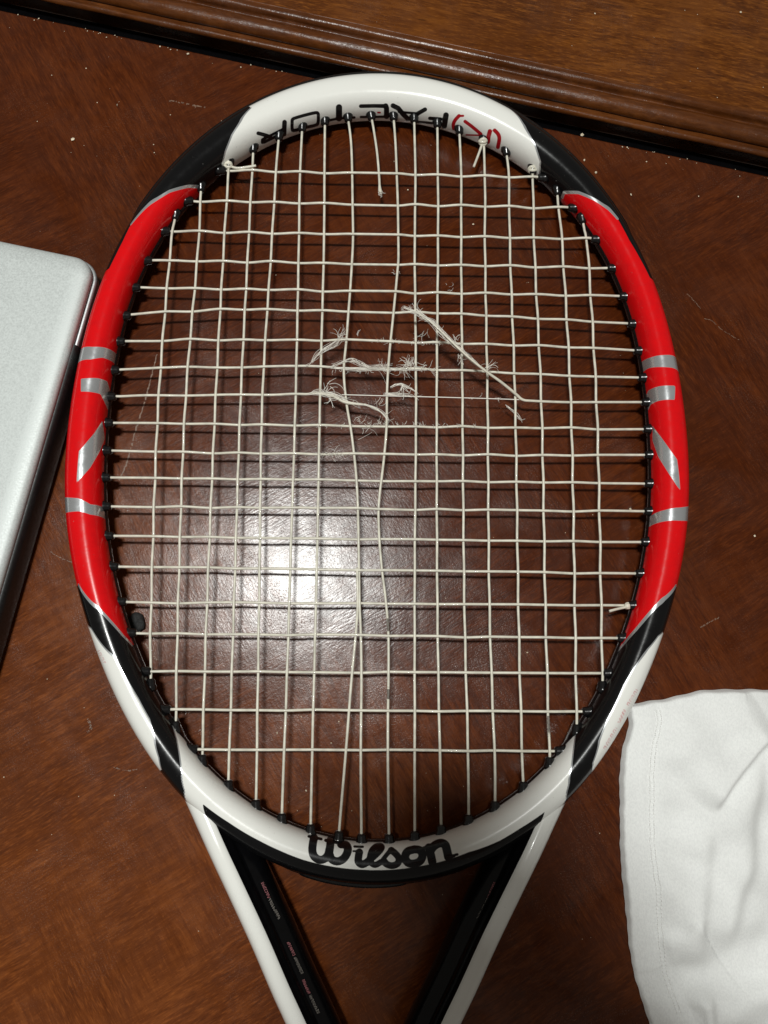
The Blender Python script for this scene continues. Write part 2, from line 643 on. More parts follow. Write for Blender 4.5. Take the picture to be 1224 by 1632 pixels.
WORD_TOP = [
    ([(338, 238), (336, 290), (334, 340)], 27), (cm([(334, 332), (260, 362), (165, 408)]), 18), ([(150, 410), (150, 388), (175, 372)], 18),
    ([(170, 376), (240, 340), (320, 300)], 16), ([(215, 362), (165, 345), (115, 332)], 22),
    (cm([(402, 240), (405, 215), (430, 202), (520, 176), (600, 158), (622, 165), (625, 200), (622, 240), (605, 262), (520, 282), (420, 308), (403, 295), (402, 240)]), 19),
    ([(800, 112), (800, 205)], 36), (cm([(690, 228), (800, 207), (930, 198)]), 15),
    ([(985, 102), (1090, 100), (1185, 100)], 22), ([(1196, 100), (1203, 120), (1203, 190)], 30), ([(985, 194), (1100, 193), (1203, 192)], 14)]
WORD_TOP2 = [
    ([(0, 100), (75, 103)], 22), ([(75, 103), (85, 125), (85, 185)], 24), ([(0, 192), (85, 190)], 13),
    ([(140, 98), (185, 120), (225, 170), (265, 208)], 28), ([(262, 208), (330, 212)], 20), ([(318, 206), (350, 165), (412, 130)], 24), ([(190, 150), (270, 158), (360, 165)], 14),
    ([(590, 178), (575, 270)], 32), ([(452, 205), (545, 212)], 20), (cm([(355, 236), (450, 244), (572, 262)]), 15)]
RED_TOP2 = [
    ([(735, 184), (695, 186)], 14), (cm([(700, 184), (668, 220), (652, 255), (655, 292)]), 22), ([(752, 232), (810, 275), (885, 338)], 21), ([(762, 346), (880, 350)], 10),
    ([(962, 315), (950, 360), (945, 405)], 27), (cm([(1003, 308), (1032, 340), (1042, 380), (1030, 450)]), 24)]
WORD_LOW = [
    (cm([(96, 118), (88, 160), (84, 215), (98, 258), (135, 284), (175, 276), (202, 245), (212, 205)]), 36), ([(222, 135), (216, 190), (210, 235)], 36),
    (cm([(212, 240), (228, 278), (268, 296), (312, 280), (342, 240), (350, 200), (335, 172), (300, 168)]), 36),
    ([(58, 108), (100, 116), (150, 128)], 13), ([(185, 138), (250, 150), (330, 168)], 15),
    ([(400, 184), (432, 186), (462, 186)], 11), ([(392, 219), (424, 219)], 9), (cm([(436, 228), (430, 264), (430, 298), (455, 318), (490, 305), (520, 280)]), 34),
    (cm([(505, 296), (560, 248), (602, 202), (598, 180), (565, 182), (532, 212), (516, 262), (524, 304), (556, 322), (600, 300)]), 27),
    (cm([(600, 300), (640, 248), (676, 205)]), 20), (cm([(676, 212), (708, 238), (734, 275), (722, 314), (680, 328), (640, 316), (628, 300)]), 30),
    (cm([(850, 205), (798, 222), (780, 265), (802, 306), (850, 312), (894, 292), (910, 248), (890, 212), (850, 205)]), 36),
    ([(920, 196), (955, 190)], 16), ([(958, 192), (972, 245), (984, 300)], 37), (cm([(968, 215), (1000, 178), (1045, 158), (1080, 172), (1094, 215), (1104, 262)]), 38),
    ([(1095, 266), (1145, 254)], 16), ([(1160, 246), (1172, 244)], 12)]
d_ink = union(strokes(WORD_TOP, 390, 150, 5.322, 1.5), strokes(WORD_TOP2, 600, 150, 5.322, 1.5), strokes(WORD_LOW, 480, 1310, 4.708, 1.72))
d_redink = union(strokes(RED_TOP2, 600, 150, 5.322, 1.4), strokes([([(1130, 156), (1148, 157)], 16)], 390, 150, 5.322))
# small red marks along the outer edge of the white wedges
tiny = []
for (xa, ya, xb, yb, n) in ((157, 1037, 167, 1058, 6), (1015, 1099, 999, 1126, 9), (996, 1131, 986, 1153, 8), (982, 1160, 962, 1196, 11)):
    for i in range(n):
        f0 = (i + .15) / n
        p = np.array([xa + (xb - xa) * f0, ya + (yb - ya) * f0])
        nrm = np.array([yb - ya, -(xb - xa)], float)
        nrm /= np.linalg.norm(nrm)
        sgn = -1 if xa > 600 else 1
        p = p - nrm * sgn * 1.6
        q = p + nrm * sgn * 3.4
        tiny.append(([tuple(p), tuple(q)], .7 + random.random() * .8))
        if i % 2:
            tiny.append(([tuple(q), tuple(q + np.array([xb - xa, yb - ya]) / n * .55)], .9))
d_pink = strokes(tiny, 0, 0, 1.0)
for nm, d in (('white', d_white), ('red', d_red), ('silver', d_sil), ('ink', d_ink), ('redink', d_redink), ('pink', d_pink)):
    at = frame.data.attributes.new(nm, 'FLOAT', 'POINT')
    at.data.foreach_set('value', d.astype(np.float32))

# bumper guard over the outer rim of the head
tt = np.radians(np.linspace(-53, 53, 160))
rows = []
for i, t in enumerate(tt):
    e = min(1, (53 - abs(math.degrees(t))) / 8)
    p0, p1 = 80 - (24 + 18 * (1 - abs(math.degrees(t)) / 53)) * e, 150
    pp = np.radians(np.linspace(p0, p1, 14))
    o = np.full(14, .0008 * e + .0001)
    o[0] = -.0003
    o[-1] = -.0003
    rows.append([hoop(t, p, q) for p, q in zip(pp, o)])
b = MB()
b.grid(np.array(rows))
b.build('bumper_guard', M_BLACK, racket)


# throat arms: a swept section that leaves the hoop and runs down to the shaft
SEC = [(0.15, -4), (0.0, 0), (0.25, 3.5), (0.9, 7), (2.0, 9.4), (3.4, 10.9), (5.0, 11.5), (6.8, 11.4), (8.0, 11.0), (8.7, 10.4),
       (8.9, 10.1), (9.6, 9.0), (10.8, 7.6), (11.6, 7.0), (12.1, 6.2), (12.5, 4.9), (13.6, 4.3), (16.5, 3.0), (18.6, 1.6), (20.3, -.4), (21.2, -3.5), (20.9, -7), (18.8, -10),
       (15, -11.4), (9, -11.7), (4.5, -11), (1.6, -8.4)]
N_WHITE = 10
for sgn in (-1, 1):
    if True:
        path = [(-97.0, -127.0), (-92.7, -135.5), (-88.0, -144.0), (-82.8, -151.8), (-78.6, -159.4), (-68.9, -177), (-59.8, -193.5), (-50.6, -210.5), (-41.6, -228.2), (-35.0, -240.5), (-26, -258), (-16, -280), (-13.5, -300), (-13.5, -380)]
    if sgn > 0:
        path = [(-x, y) for x, y in path]
    C = catmull(np.array(path), 8) * .001
    t = np.gradient(C, axis=0)
    t /= np.linalg.norm(t, axis=1)[:, None]
    nin = np.stack([-t[:, 1], t[:, 0]], 1) * (-1 if sgn > 0 else 1)     # towards the axis
    if nin[40, 0] * sgn > 0:
        nin = -nin
    rows = []
    for c, n, k in zip(C, nin, range(len(C))):
        y = c[1] * 1000
        gr = np.clip((-128 - y) / 34, .25, 1)
        grow = np.clip((-150 - y) / 24, 0, 1)
        hq = np.clip((-146 - y) / 36, 0, 1)
        hz = .68 + .32 * hq * hq * (3 - 2 * hq)
        row = []
        for (l, z) in SEC:
            ll = l * (.75 + .25 * gr) if l <= 8.9 else 8.9 * (.75 + .25 * gr) + (l - 8.9) * (.3 + .44 * grow)
            row.append([c[0] + n[0] * ll * .001, c[1] + n[1] * ll * .001, z * .001 * hz - .0004 * (1 - grow)])
        rows.append(row)
    P = np.array(rows)
    if sgn > 0:
        P = P[:, ::-1]
    b = MB()
    b.grid(P, False, True)
    o = b.build('throat_arm', [M_FRAME, M_GLOSSBLACK], racket)
    m = len(SEC)
    k_ = 0
    idx = []
    for i in range(len(P) - 1):
        for j in range(m):
            jj = j if sgn < 0 else (m - 2 - j) % m
            idx.append(0 if (jj < N_WHITE or jj >= m - 1) and not (jj >= m - 3 and False) else 1)
    o.data.polygons.foreach_set('material_index', idx)
    nv = len(o.data.vertices)
    for nm, val in (('white', 1), ('red', -1), ('silver', -1), ('ink', -1), ('redink', -1), ('pink', -1)):
        a_ = o.data.attributes.new(nm, 'FLOAT', 'POINT')
        a_.data.foreach_set('value', np.full(nv, val, np.float32))

# bumps under the throat bridge (moulded grommet strip)
b = MB()
tt = np.radians(np.linspace(168, 192, 60))
rows = []
for t in tt:
    d_ = math.degrees(t)
    o = .0006 + .0007 * max(0, 1 - ((d_ - 183) / 6.5) ** 2) ** .5 if abs(d_ - 183) < 6.5 else .0003
    e = min(1, (12 - abs(d_ - 180)) / 1.5)
    pp = np.radians(np.linspace(66, 118, 10))
    oo = np.full(10, o * e)
    oo[0] = oo[-1] = -.0004
    rows.append([hoop(t, p, q) for p, q in zip(pp, oo)])
b.grid(np.array(rows))
b.build('throat_grommet_strip', M_BLACK, racket)

# grommet strip along the inside of the hoop
b = MB()
tt = np.radians(np.linspace(39, 321, 420))
rows = []
for i, t in enumerate(tt):
    pp = np.radians(np.linspace(-90, -114, 7))
    oo = np.array([-.0004, .0005, .0007, .0007, .0007, .0005, -.0004])
    rows.append([hoop(t, p, q) for p, q in zip(pp, oo)])
b.grid(np.array(rows))
b.build('grommet_strip', M_BLACK, racket)

# ------------------------------------------------------------------ strings
R_S = .00060
MAIN = {
    1: [(279, 349), (271, 405), (252, 650), (241, 960), (240, 1092)],
    2: [(321, 293), (315, 405), (295, 650), (284, 960), (280, 1157)],
    3: [(365, 262), (356, 405), (343, 650), (330, 960), (322, 1216)],
    4: [(404, 233), (395, 405), (383, 650), (373, 960), (364, 1254)],
    5: [(445, 213), (440, 274), (432, 405), (418, 640), (413, 960), (408, 1284)],
    6: [(482, 198), (478, 280), (476, 405), (471, 640), (464, 860), (459, 1030), (449, 1306)],
    7: [(518, 187), (517, 290), (516, 405), (510, 640), (505, 900), (498, 1180), (495, 1322)],
    8: [(554, 183), (560, 235), (562, 330), (562, 400), (553, 530), (548, 590), (552, 640), (560, 690), (566, 740), (570, 800), (572, 900), (573, 960), (575, 1010), (576, 1085), (575, 1200), (576, 1332)],
    10: [(627, 183), (631, 240), (634, 330), (635, 405), (633, 437), (627, 500), (620, 570), (617, 620), (616, 680), (612, 730), (604, 800), (604, 850), (608, 900), (615, 960), (619, 1010), (619, 1085), (618, 1200), (620, 1335)],
    11: [(660, 186), (662, 290), (661, 405), (663, 640), (661, 900), (661, 1200), (661, 1330)],
    12: [(697, 193), (698, 290), (698, 405), (696, 640), (697, 960), (701, 1200), (703, 1318)],
    13: [(732, 206), (735, 290), (735, 405), (737, 640), (740, 960), (746, 1200), (747, 1304)],
    14: [(771, 224), (773, 290), (773, 405), (777, 640), (780, 960), (788, 1200), (789, 1284)],
    15: [(807, 242), (811, 290), (813, 405), (821, 640), (826, 960), (830, 1130), (834, 1252)],
    16: [(849, 272), (852, 405), (863, 650), (869, 960), (873, 1110), (876, 1212)],
    17: [(888, 305), (897, 405), (910, 650), (916, 960), (919, 1158)],
    18: [(931, 362), (937, 405), (951, 650), (958, 960), (960, 1088)],
}
CROSS_L = [(350, 271), (307, 320), (270, 368), (245, 415), (225, 458), (208, 503), (190, 544), (180, 590), (177, 632), (172, 674), (167, 718), (164, 761), (162, 807),
           (167, 854), (175, 903), (187, 959), (203, 1009), (232, 1070), (262, 1131), (304, 1194)]
CROSS_R = [(856, 283), (908, 331), (945, 381), (967, 427), (986, 472), (1003, 516), (1015, 559), (1027, 602), (1029, 641), (1031, 684), (1033, 725), (1035, 771), (1037, 815),
           (1032, 864), (1020, 914), (1008, 965), (990, 1017), (968, 1073), (937, 1134), (893, 1197)]
CROSS_MID = {
    5: [(265, 498), (300, 496), (350, 493), (400, 493), (520, 495), (640, 498), (700, 499), (780, 503), (860, 508), (940, 512)],
    6: [(300, 541), (400, 541), (560, 543), (690, 546), (780, 549), (824, 550), (900, 553), (950, 555)],
    7: [(252, 587), (300, 584), (345, 586), (400, 585), (470, 583), (540, 586), (600, 587), (690, 588), (735, 590), (780, 592), (824, 595), (860, 596), (910, 599)],
    10: [(290, 720), (370, 722), (450, 723), (690, 724), (830, 726)],
}
WEAVE = .00062


def inner_hit(p, d):
    """walk from p along d until the hoop's inner wall"""
    p = np.array(p[:2], float)
    d = np.array(d[:2], float)
    d /= np.linalg.norm(d)
    for i in range(400):
        th = math.atan2(p[0], p[1])
        if np.hypot(*p) >= fser(RC, th) - fser(AW, th):
            break
        p = p + d * .0003
    return p, d


main_paths = {}
for i, px in MAIN.items():
    P = at_racket(px)[:, :2]
    main_paths[i] = catmull(P, 10)
cross_ends = [(at_racket(l)[0, :2], at_racket(r)[0, :2]) for l, r in zip(CROSS_L, CROSS_R)]


cross_poly = [np.vstack([a] + ([at_racket(CROSS_MID[j])[:, :2]] if j in CROSS_MID else []) + [c]) for j, (a, c) in enumerate(cross_ends)]


def cross_y(j, x):
    P = cross_poly[j]
    return np.interp(x, P[:, 0], P[:, 1])


def main_x(i, y):
    P = main_paths[i]
    o = np.argsort(P[:, 1])
    return np.interp(y, P[o, 1], P[o, 0])


grommets = []


def add_end(p, d):
    h, dd = inner_hit(p, d)
    grommets.append((h, dd))
    return h + dd * .001


def main_node(i):
    """heights of main i where each cross passes"""
    out = []
    P = main_paths[i]
    y0, y1 = P[:, 1].min(), P[:, 1].max()
    for j in range(20):
        x = np.interp(0, [0, 1], [0, 1])
        xx = main_x(i, (cross_ends[j][0][1] + cross_ends[j][1][1]) / 2)
        y = cross_y(j, xx)
        a, c = cross_ends[j]
        if y0 < y < y1 and a[0] < xx < c[0]:
            out.append((y, WEAVE * (1 if (i + j) % 2 else -1)))
    return sorted(out)


def make_string(name, P2d, nodes, axis, rad=R_S, label=None):
    """P2d: plan path, nodes: (coordinate on axis, height)"""
    P2d = np.asarray(P2d)
    o = np.argsort(P2d[:, axis])
    P2d = P2d[o]
    k = np.array([P2d[0, axis]] + [n[0] for n in nodes] + [P2d[-1, axis]])
    z = np.array([0] + [n[1] for n in nodes] + [0])
    s = np.linspace(k[0], k[-1], 150)
    # smooth weave: cosine between the crossings
    i = np.clip(np.searchsorted(k, s) - 1, 0, len(k) - 2)
    f = (s - k[i]) / (k[i + 1] - k[i] + 1e-9)
    zz = z[i] + (z[i + 1] - z[i]) * (1 - np.cos(np.pi * np.clip(f, 0, 1))) / 2
    oth = np.interp(s, P2d[:, axis], P2d[:, 1 - axis])
    Q = np.zeros((len(s), 3))
    Q[:, axis] = s
    Q[:, 1 - axis] = oth
    Q[:, 2] = zz
    b = MB()
    b.tube(Q, rad, 9)
    ob = b.build(name, M_STRING, racket)
    if label:
        ob['label'] = label
    return Q


for i in MAIN:
    P = main_paths[i]
    t0 = P[0] - P[3]
    t1 = P[-1] - P[-4]
    e0, e1 = add_end(P[4], t0), add_end(P[-5], t1)
    body = P[(P[:, 1] < e0[1] - .001) & (P[:, 1] > e1[1] + .001)]
    make_string('main_string', np.vstack([e0, body, e1]), main_node(i), 1)

# the snapped ninth main: a stub at the top, and its lower half leaning on the string beside it
top9 = at_racket([(591, 181), (596, 210), (601, 245), (604, 280), (605, 300), (606, 309)])[:, :2]
e0 = add_end(top9[1], top9[0] - top9[1])
Q = catmull(np.vstack([e0, top9[1:]]), 8)
b = MB()
b.tube(np.column_stack([Q, np.linspace(0, .001, len(Q))]), np.interp(np.linspace(0, 1, len(Q)), [0, .75, .9, 1], [R_S, R_S, .0010, .0007]), 9)
b.build('main_string', M_STRING, racket)['label'] = 'snapped upper stub with a frayed tip'
low9 = at_racket([(569, 905), (570, 960), (567, 1010), (560, 1085), (551, 1200), (540, 1330)])[:, :2]
e1 = add_end(low9[-2], low9[-1] - low9[-2])
Q = catmull(np.vstack([low9[:-1], e1]), 8)
b = MB()
b.tube(np.column_stack([Q, np.linspace(.0004, 0, len(Q)) + .0005 * np.sin(np.linspace(0, 12, len(Q)))]), R_S, 9)
b.build('main_string', M_STRING, racket)['label'] = 'slack lower half leaning on the string beside it'

for j in range(20):
    a, c = cross_ends[j]
    a = add_end(a + (c - a) * .06, a - c)
    c = add_end(c - (c - a) * .06, c - a)
    nodes = []
    xs, ys = [a[0]], [a[1]]
    for i in MAIN:
        yy = (cross_ends[j][0][1] + cross_ends[j][1][1]) / 2
        x = main_x(i, yy)
        P = main_paths[i]
        if a[0] + .002 < x < c[0] - .002 and P[:, 1].min() < yy < P[:, 1].max():
            nodes.append((x, -WEAVE * (1 if (i + j) % 2 else -1)))
            xs.append(x)
            ys.append(cross_y(j, x) + rng.normal(0, .00016))
    xs.append(c[0])
    ys.append(c[1])
    nodes = sorted(nodes)
    nodes = [n for q, n in enumerate(nodes) if q == 0 or n[0] - nodes[q - 1][0] > .0025]
    o = np.argsort(xs)
    P = np.column_stack([np.array(xs)[o], np.array(ys)[o]])
    if j == 8:        # the snapped cross
        L = at_racket([(200, 631), (300, 630), (420, 629), (480, 628), (505, 627), (530, 631), (550, 641), (580, 645), (598, 651), (612, 661), (616, 668)], np.array([0, 0, 0, .0, .0005, .001, .0012, .001, .0012, .001, .0004]))
        L = np.vstack([[a[0], a[1], 0], L])
        L = catmull(L, 10)
        L[:, 2] += np.where(L[:, 0] < at_racket([(500, 630)])[0, 0], .0005 * np.sin(np.arange(len(L)) * .55), 0)
        s = np.linspace(0, 1, len(L))
        b = MB()
        b.tube(L, np.interp(s, [0, .55, .66, .72, .8, .95, 1], [R_S, R_S, .0007, .0005, .0004, .0003, .0001]), 9)
        b.build('cross_string', M_STRING, racket)['label'] = 'snapped left half with a frayed end'
        px = [(1010, 641), (950, 641), (900, 641), (850, 639), (833, 637), (822, 628), (800, 610), (775, 592), (745, 568), (718, 543), (692, 518), (668, 500), (645, 490)]
        dz = np.array([0, .0005, -.0005, .0004, .0010, .0026, .0060, .0090, .0115, .013, .014, .0146, .015])
        Rr = catmull(np.vstack([[c[0], c[1], 0], at_racket(px, dz)]), 8)
        s = np.linspace(0, 1, len(Rr))
        b = MB()
        b.tube(Rr, np.interp(s, [0, .34, .45, .62, .8, .92, 1], [R_S, R_S, .0007, .0006, .0004, .0003, .0001]), 9)
        b.build('cross_string', M_STRING, racket)['label'] = 'snapped right half sprung up across the other strings'
        fil = catmull(at_racket([(545, 629), (620, 631), (700, 633), (770, 635), (830, 637)], .0005), 10)
        b = MB()
        b.tube(fil, .00024, 6)
        b.build('string_filament', M_FIBRE, racket)
        continue
    if j == 7:
        Q = catmull(P, 8)
        s = np.linspace(Q[0, 0], Q[-1, 0], 200)
        yv = np.interp(s, Q[:, 0], Q[:, 1])
        k = np.array([s[0]] + [n[0] for n in nodes] + [s[-1]])
        z = np.array([0] + [n[1] for n in nodes] + [0])
        zz = np.interp(s, k, z)
        xa, xb = at_racket([(535, 586)])[0, 0], at_racket([(655, 588)])[0, 0]
        rad = np.where((s > xa) & (s < xb), .00042, R_S)
        b = MB()
        b.tube(np.column_stack([s, yv, zz]), rad, 9)
        b.build('cross_string', M_STRING, racket)['label'] = 'worn thin and frayed at its middle'
        continue
    make_string('cross_string', P, nodes, 0)

# dashes of print along a few of the strings
for i, ya, yb in ((10, 1086, 1114), (10, 985, 1006), (16, 1138, 1182), (4, 968, 984)):
    b = MB()
    ring = []
    for yy in np.arange(ya, yb, .9):
        p = at_racket([(605, yy)])[0]
        ring.append([main_x(i, p[1]), p[1], WEAVE * .3])
    ring = np.array(ring)
    rad = np.where(rng.random(len(ring)) < .5, R_S * 1.07, R_S * .8)
    b.tube(ring, rad, 9)
    b.build('string_print', M_PRINT_GREY, racket)

# grommets: one shared sleeve, one per string end
gp = [(-.0012, .0015), (-.0010, .0026), (.0009, .0026), (.0016, .0021), (.0032, .0020), (.0040, .0014), (.0040, .0005)]
b = MB()
n = 12
P = []
for (x, r) in gp:
    P.append([(-x, r * math.cos(a), r * math.sin(a)) for a in np.arange(n) * 2 * math.pi / n])
b.grid(np.array(P), close_v=True)
gmesh = b.build('grommet', M_BLACK, racket)
first = gmesh
for q, (h, d) in enumerate(grommets):
    o = first if q == 0 else first.copy()
    if q:
        COL.objects.link(o)
        o.parent = racket
    th = math.atan2(h[0], h[1])
    o.location = (h[0] + d[0] * .0006, h[1] + d[1] * .0006, 0)
    o.rotation_euler = (rng.uniform(0, 6), 0, math.atan2(d[1], d[0]))


# knots with cut tails
def knot(px, tails, r=.0021, dz=.0006):
    c = at_racket([px], dz)[0]
    b = MB()
    for k in range(3):
        a = np.linspace(0, 2 * np.pi, 15)
        ph = k * 1.1 + rng.uniform(0, 1)
        ring = np.stack([np.cos(a) * r * .75, np.sin(a) * r * .75 * math.cos(ph), np.sin(a) * r * .75 * math.sin(ph)], 1)
        ring += c + rng.normal(0, .0002, 3)
        b.tube(ring, .0008, 7)
    for tl in tails:
        T = catmull(at_racket(tl, dz), 6)
        b.tube(T, R_S * 1.02, 9)
    return b.build('string_knot', M_STRING, racket)


knot((364, 263), [[(364, 264), (378, 268), (396, 266), (408, 264)]])
knot((849, 270), [])
knot((770, 226), [[(769, 228), (763, 245), (755, 266)]])
knot((1000, 966), [[(1000, 967), (986, 970), (971, 974)]], .0012)

# frayed fibres
b = MB()


def fibre(px, dz, r=.00011):
    P = at_racket(px, np.asarray(dz, float))
    b.tube(catmull(P, 5), np.linspace(r, r * .55, (len(px) - 1) * 5 + 1), 5)


def tuft(c, n, length, direc, spread, z0=.001, r=.00011, jit=3):
    for _ in range(n):
        p = np.array(c, float) + rng.normal(0, jit, 2)
        a = math.radians(direc + rng.normal(0, spread))
        L = length * rng.uniform(.4, 1.15)
        pts = [p]
        k = 4
        curl = rng.normal(0, .6)
        for i in range(k):
            a += curl * .5 + rng.normal(0, .07)
            p = p + np.array([math.cos(a), math.sin(a)]) * L / k
            pts.append(p)
        z = z0 + np.cumsum(rng.normal(.0001, .0005, k + 1))
        fibre(pts, np.clip(z, -.006, .018), r * rng.uniform(.7, 1.3))


def bundle(path, n, wid, z0=.001, r=.00012, taper=True):
    path = np.array(path, float)
    z0 = np.broadcast_to(np.asarray(z0, float), (len(path),))
    m = len(path)
    for _ in range(n):
        off = rng.normal(0, wid, 2)
        i0 = rng.integers(0, max(1, m - 3))
        i1 = rng.integers(min(i0 + 3, m), m + 1)
        P = path[i0:i1] + rng.normal(0, wid * .55, (i1 - i0, 2))
        f = np.sin(np.linspace(.15, np.pi * rng.uniform(.55, 1.0), i1 - i0))[:, None]
        P = P + off * f
        if rng.random() < .45:                      # the end springs away from the bundle
            d = P[-1] - P[-2]
            a = rng.normal(0, .9)
            d = np.array([d[0] * math.cos(a) - d[1] * math.sin(a), d[0] * math.sin(a) + d[1] * math.cos(a)])
            P = np.vstack([P, P[-1] + d * rng.uniform(.3, .8)])
        zz = np.r_[z0[i0:i1], [z0[i1 - 1]] * (len(P) - (i1 - i0))]
        fibre(P, zz + rng.normal(0, .0004, len(P)), r * rng.uniform(.6, 1.3))


DIAG = [(822, 628), (800, 610), (775, 592), (760, 580), (745, 567), (730, 553), (718, 543), (704, 530), (690, 515), (678, 507), (668, 500), (655, 494), (643, 489)]
DIAG_Z = np.array([.0010, .0026, .0060, .0075, .0090, .0104, .0115, .0122, .013, .0135, .014, .0146, .015])
bundle(DIAG, 64, 2.1, DIAG_Z, .00009)
bundle([(487, 583), (497, 578), (505, 566), (515, 558), (530, 550), (540, 541), (546, 530)], 18, 2.2, .0012, .00009)
tuft((541, 540), 9, 18, -70, 35, .001, .00008)
bundle([(530, 583), (545, 578), (560, 574), (575, 579), (590, 586), (605, 583), (620, 584)], 20, 2.5, .0012, .00009)
bundle([(525, 585), (560, 588), (600, 588), (640, 589), (680, 588)], 30, 1.6, .0006, .00009)
tuft((652, 585), 30, 19, -118, 20, .0016, .00010, 4)
tuft((640, 588), 12, 13, 80, 50, .001, .00009)
tuft((614, 590), 9, 16, -80, 40, .001, .00009)
tuft((678, 583), 5, 16, 175, 12, .001)
bundle([(492, 629), (505, 626), (520, 627), (535, 630), (548, 636), (560, 642)], 30, 2.8, .0012, .00009)
bundle([(545, 636), (560, 642), (580, 645), (598, 651), (610, 660), (618, 670)], 18, 1.6, .0012, .00009)
tuft((518, 624), 7, 20, -60, 25, .0012, .00013, 2)
tuft((526, 634), 7, 18, 75, 16, .001, .00014, 2)
tuft((525, 610), 3, 26, -10, 20, .001)
tuft((612, 662), 8, 16, 40, 40, .0006, .00008)
bundle([(622, 617), (632, 613), (640, 613), (650, 618), (662, 624)], 9, 1.0, .001, .00016)
tuft((641, 615), 7, 20, 70, 20, .001, .00013, 1)
bundle([(612, 628), (630, 628), (648, 631), (660, 633)], 8, 2.0, .0005)
tuft((610, 635), 4, 14, 90, 20, .0005)
for xa, xb, y0, y1, n, up in ((598, 706, 545, 549, 44, -90), (505, 560, 677, 677, 20, 60), (580, 760, 676, 681, 54, -80), (508, 560, 722, 723, 46, 80), (520, 700, 590, 588, 34, 80), (745, 800, 634, 634, 8, 30)):
    for _ in range(n):
        f = rng.random()
        tuft((xa + (xb - xa) * f, y0 + (y1 - y0) * f), 1, 7, up, 45, .0004, .00010, 1)
tuft((572, 672), 7, 18, -60, 40, .0006, .00008)
for cxy, n in (((575, 690), 16), ((540, 726), 14), ((680, 528), 4)):
    tuft(cxy, 4, 28, rng.uniform(0, 360), 16, -.001, .00008, 5)
tuft((727, 541), 6, 12, -85, 20, .0118)
tuft((731, 566), 6, 16, 85, 14, .010)
tuft((780, 590), 6, 22, -60, 18, .0055)
tuft((668, 495), 4, 18, -105, 14, .0142)
tuft((567, 537), 2, 14, -95, 10, .0008)
tuft((632, 438), 6, 7, -120, 30, .0006)
tuft((605, 305), 14, 8, 80, 20, .001, .00012, 2)
tuft((716, 461), 6, 8, -30, 50, .0006, .00008)
bundle([(806, 646), (815, 652), (824, 660), (830, 668)], 5, 1.2, -.003)
fo = b.build('frayed_fibres', M_FIBRE, racket)
fo['kind'] = 'stuff'

# small illegible print in the recess of both throat arms
for sgn in (-1, 1):
    for mat, nm, runs in ((M_PRINT_PINK, 'pink_print', ((416, 1407, 427, 1432, 9), (457, 1502, 467, 1524, 8), (481, 1562, 491, 1585, 8))),
                          (M_PRINT_GREY, 'grey_print', ((427, 1433, 444, 1466, 10), (468, 1526, 480, 1553, 8), (492, 1587, 506, 1616, 9)))):
        b = MB()
        for (xa, ya, xb, yb, n) in runs:
            A_, B_ = np.array([xa, ya], float), np.array([xb, yb], float)
            if sgn > 0:
                A_[0], B_[0] = 1207 - A_[0], 1207 - B_[0]
            d = (B_ - A_) / n
            nn = np.array([d[1], -d[0]]) / np.linalg.norm(d)
            nn *= 1 if sgn < 0 else -1
            for i in range(n):
                p = A_ + d * (i + .1)
                for (u0, v0, u1, v1) in random.sample([(0, 0, .16, 4.5), (0, 0, .7, .9), (0, 3.6, .7, 4.5), (.52, 0, .7, 4.5), (0, 1.8, .7, 2.6)], 3):
                    q = [p + d * u0 + nn * v0, p + d * u1 + nn * v0, p + d * u1 + nn * v1, p + d * u0 + nn * v1]
                    L = at_racket(q, .0046)
                    k = len(b.v)
                    b.v += L.tolist()
                    b.f.append((k, k + 1, k + 2, k + 3))
        o = b.build(nm, mat, racket, False)

# ------------------------------------------------------------------ laptop
LZ = .0235
ptop = at_table([(0, 378), (95, 396)], LZ)[:, :2]
prt = at_table([(147, 448), (0, 913)], LZ)[:, :2]
d1 = ptop[1] - ptop[0]
d2 = prt[1] - prt[0]
d2 /= np.linalg.norm(d2)
d1 /= np.linalg.norm(d1)
den = d1[0] * d2[1] - d1[1] * d2[0]
q = prt[0] - ptop[0]
corner = ptop[0] + d1 * (q[0] * d2[1] - q[1] * d2[0]) / den
vx = -(d1 + np.array([d2[1], -d2[0]]) * (1 if d1 @ np.array([d2[1], -d2[0]]) > 0 else -1)) / 2
vx /= np.linalg.norm(vx)
vy = np.array([-vx[1], vx[0]])
if vy @ d2 < 0:
    vy = -vy
corner = corner + vx * .0014 + vy * .0006
laptop = empty('laptop', 'closed silver laptop with a rounded corner and black hinge beside the racket', 'laptop', (corner[0], corner[1], 0))
laptop.rotation_euler = (0, 0, math.atan2(vx[1], vx[0]))
SG = 1 if vx[0] * vy[1] - vx[1] * vy[0] > 0 else -1     # local y runs along the long edge


def rrect(w, h, r, inset=0.0, n=10):
    pts = []
    for (cx, cy, a0) in ((r, r, 180), (w - r, r, 270), (w - r, h - r, 0), (r, h - r, 90)):
        for a in np.linspace(a0, a0 + 90, n):
            rr = r - inset
            pts.append((cx + rr * math.cos(math.radians(a)), (cy + rr * math.sin(math.radians(a)))))
    return np.array(pts)


def slab(name, w, h, r, prof, mat):
    rows = []
    for (ins, z) in prof:
        p = rrect(w, h, r, ins)
        rows.append(np.column_stack([p[:, 0], p[:, 1] * SG, np.full(len(p), z)]))
    b = MB()
    b.grid(np.array(rows), close_v=True)
    n = len(rows[0])
    b.f.append(tuple(range(n))[::-1])
    b.f.append(tuple(range(len(b.v) - n, len(b.v))))
    if SG < 0:
        b.f = [f[::-1] for f in b.f]
    o = b.build(name, mat, laptop)
    return o


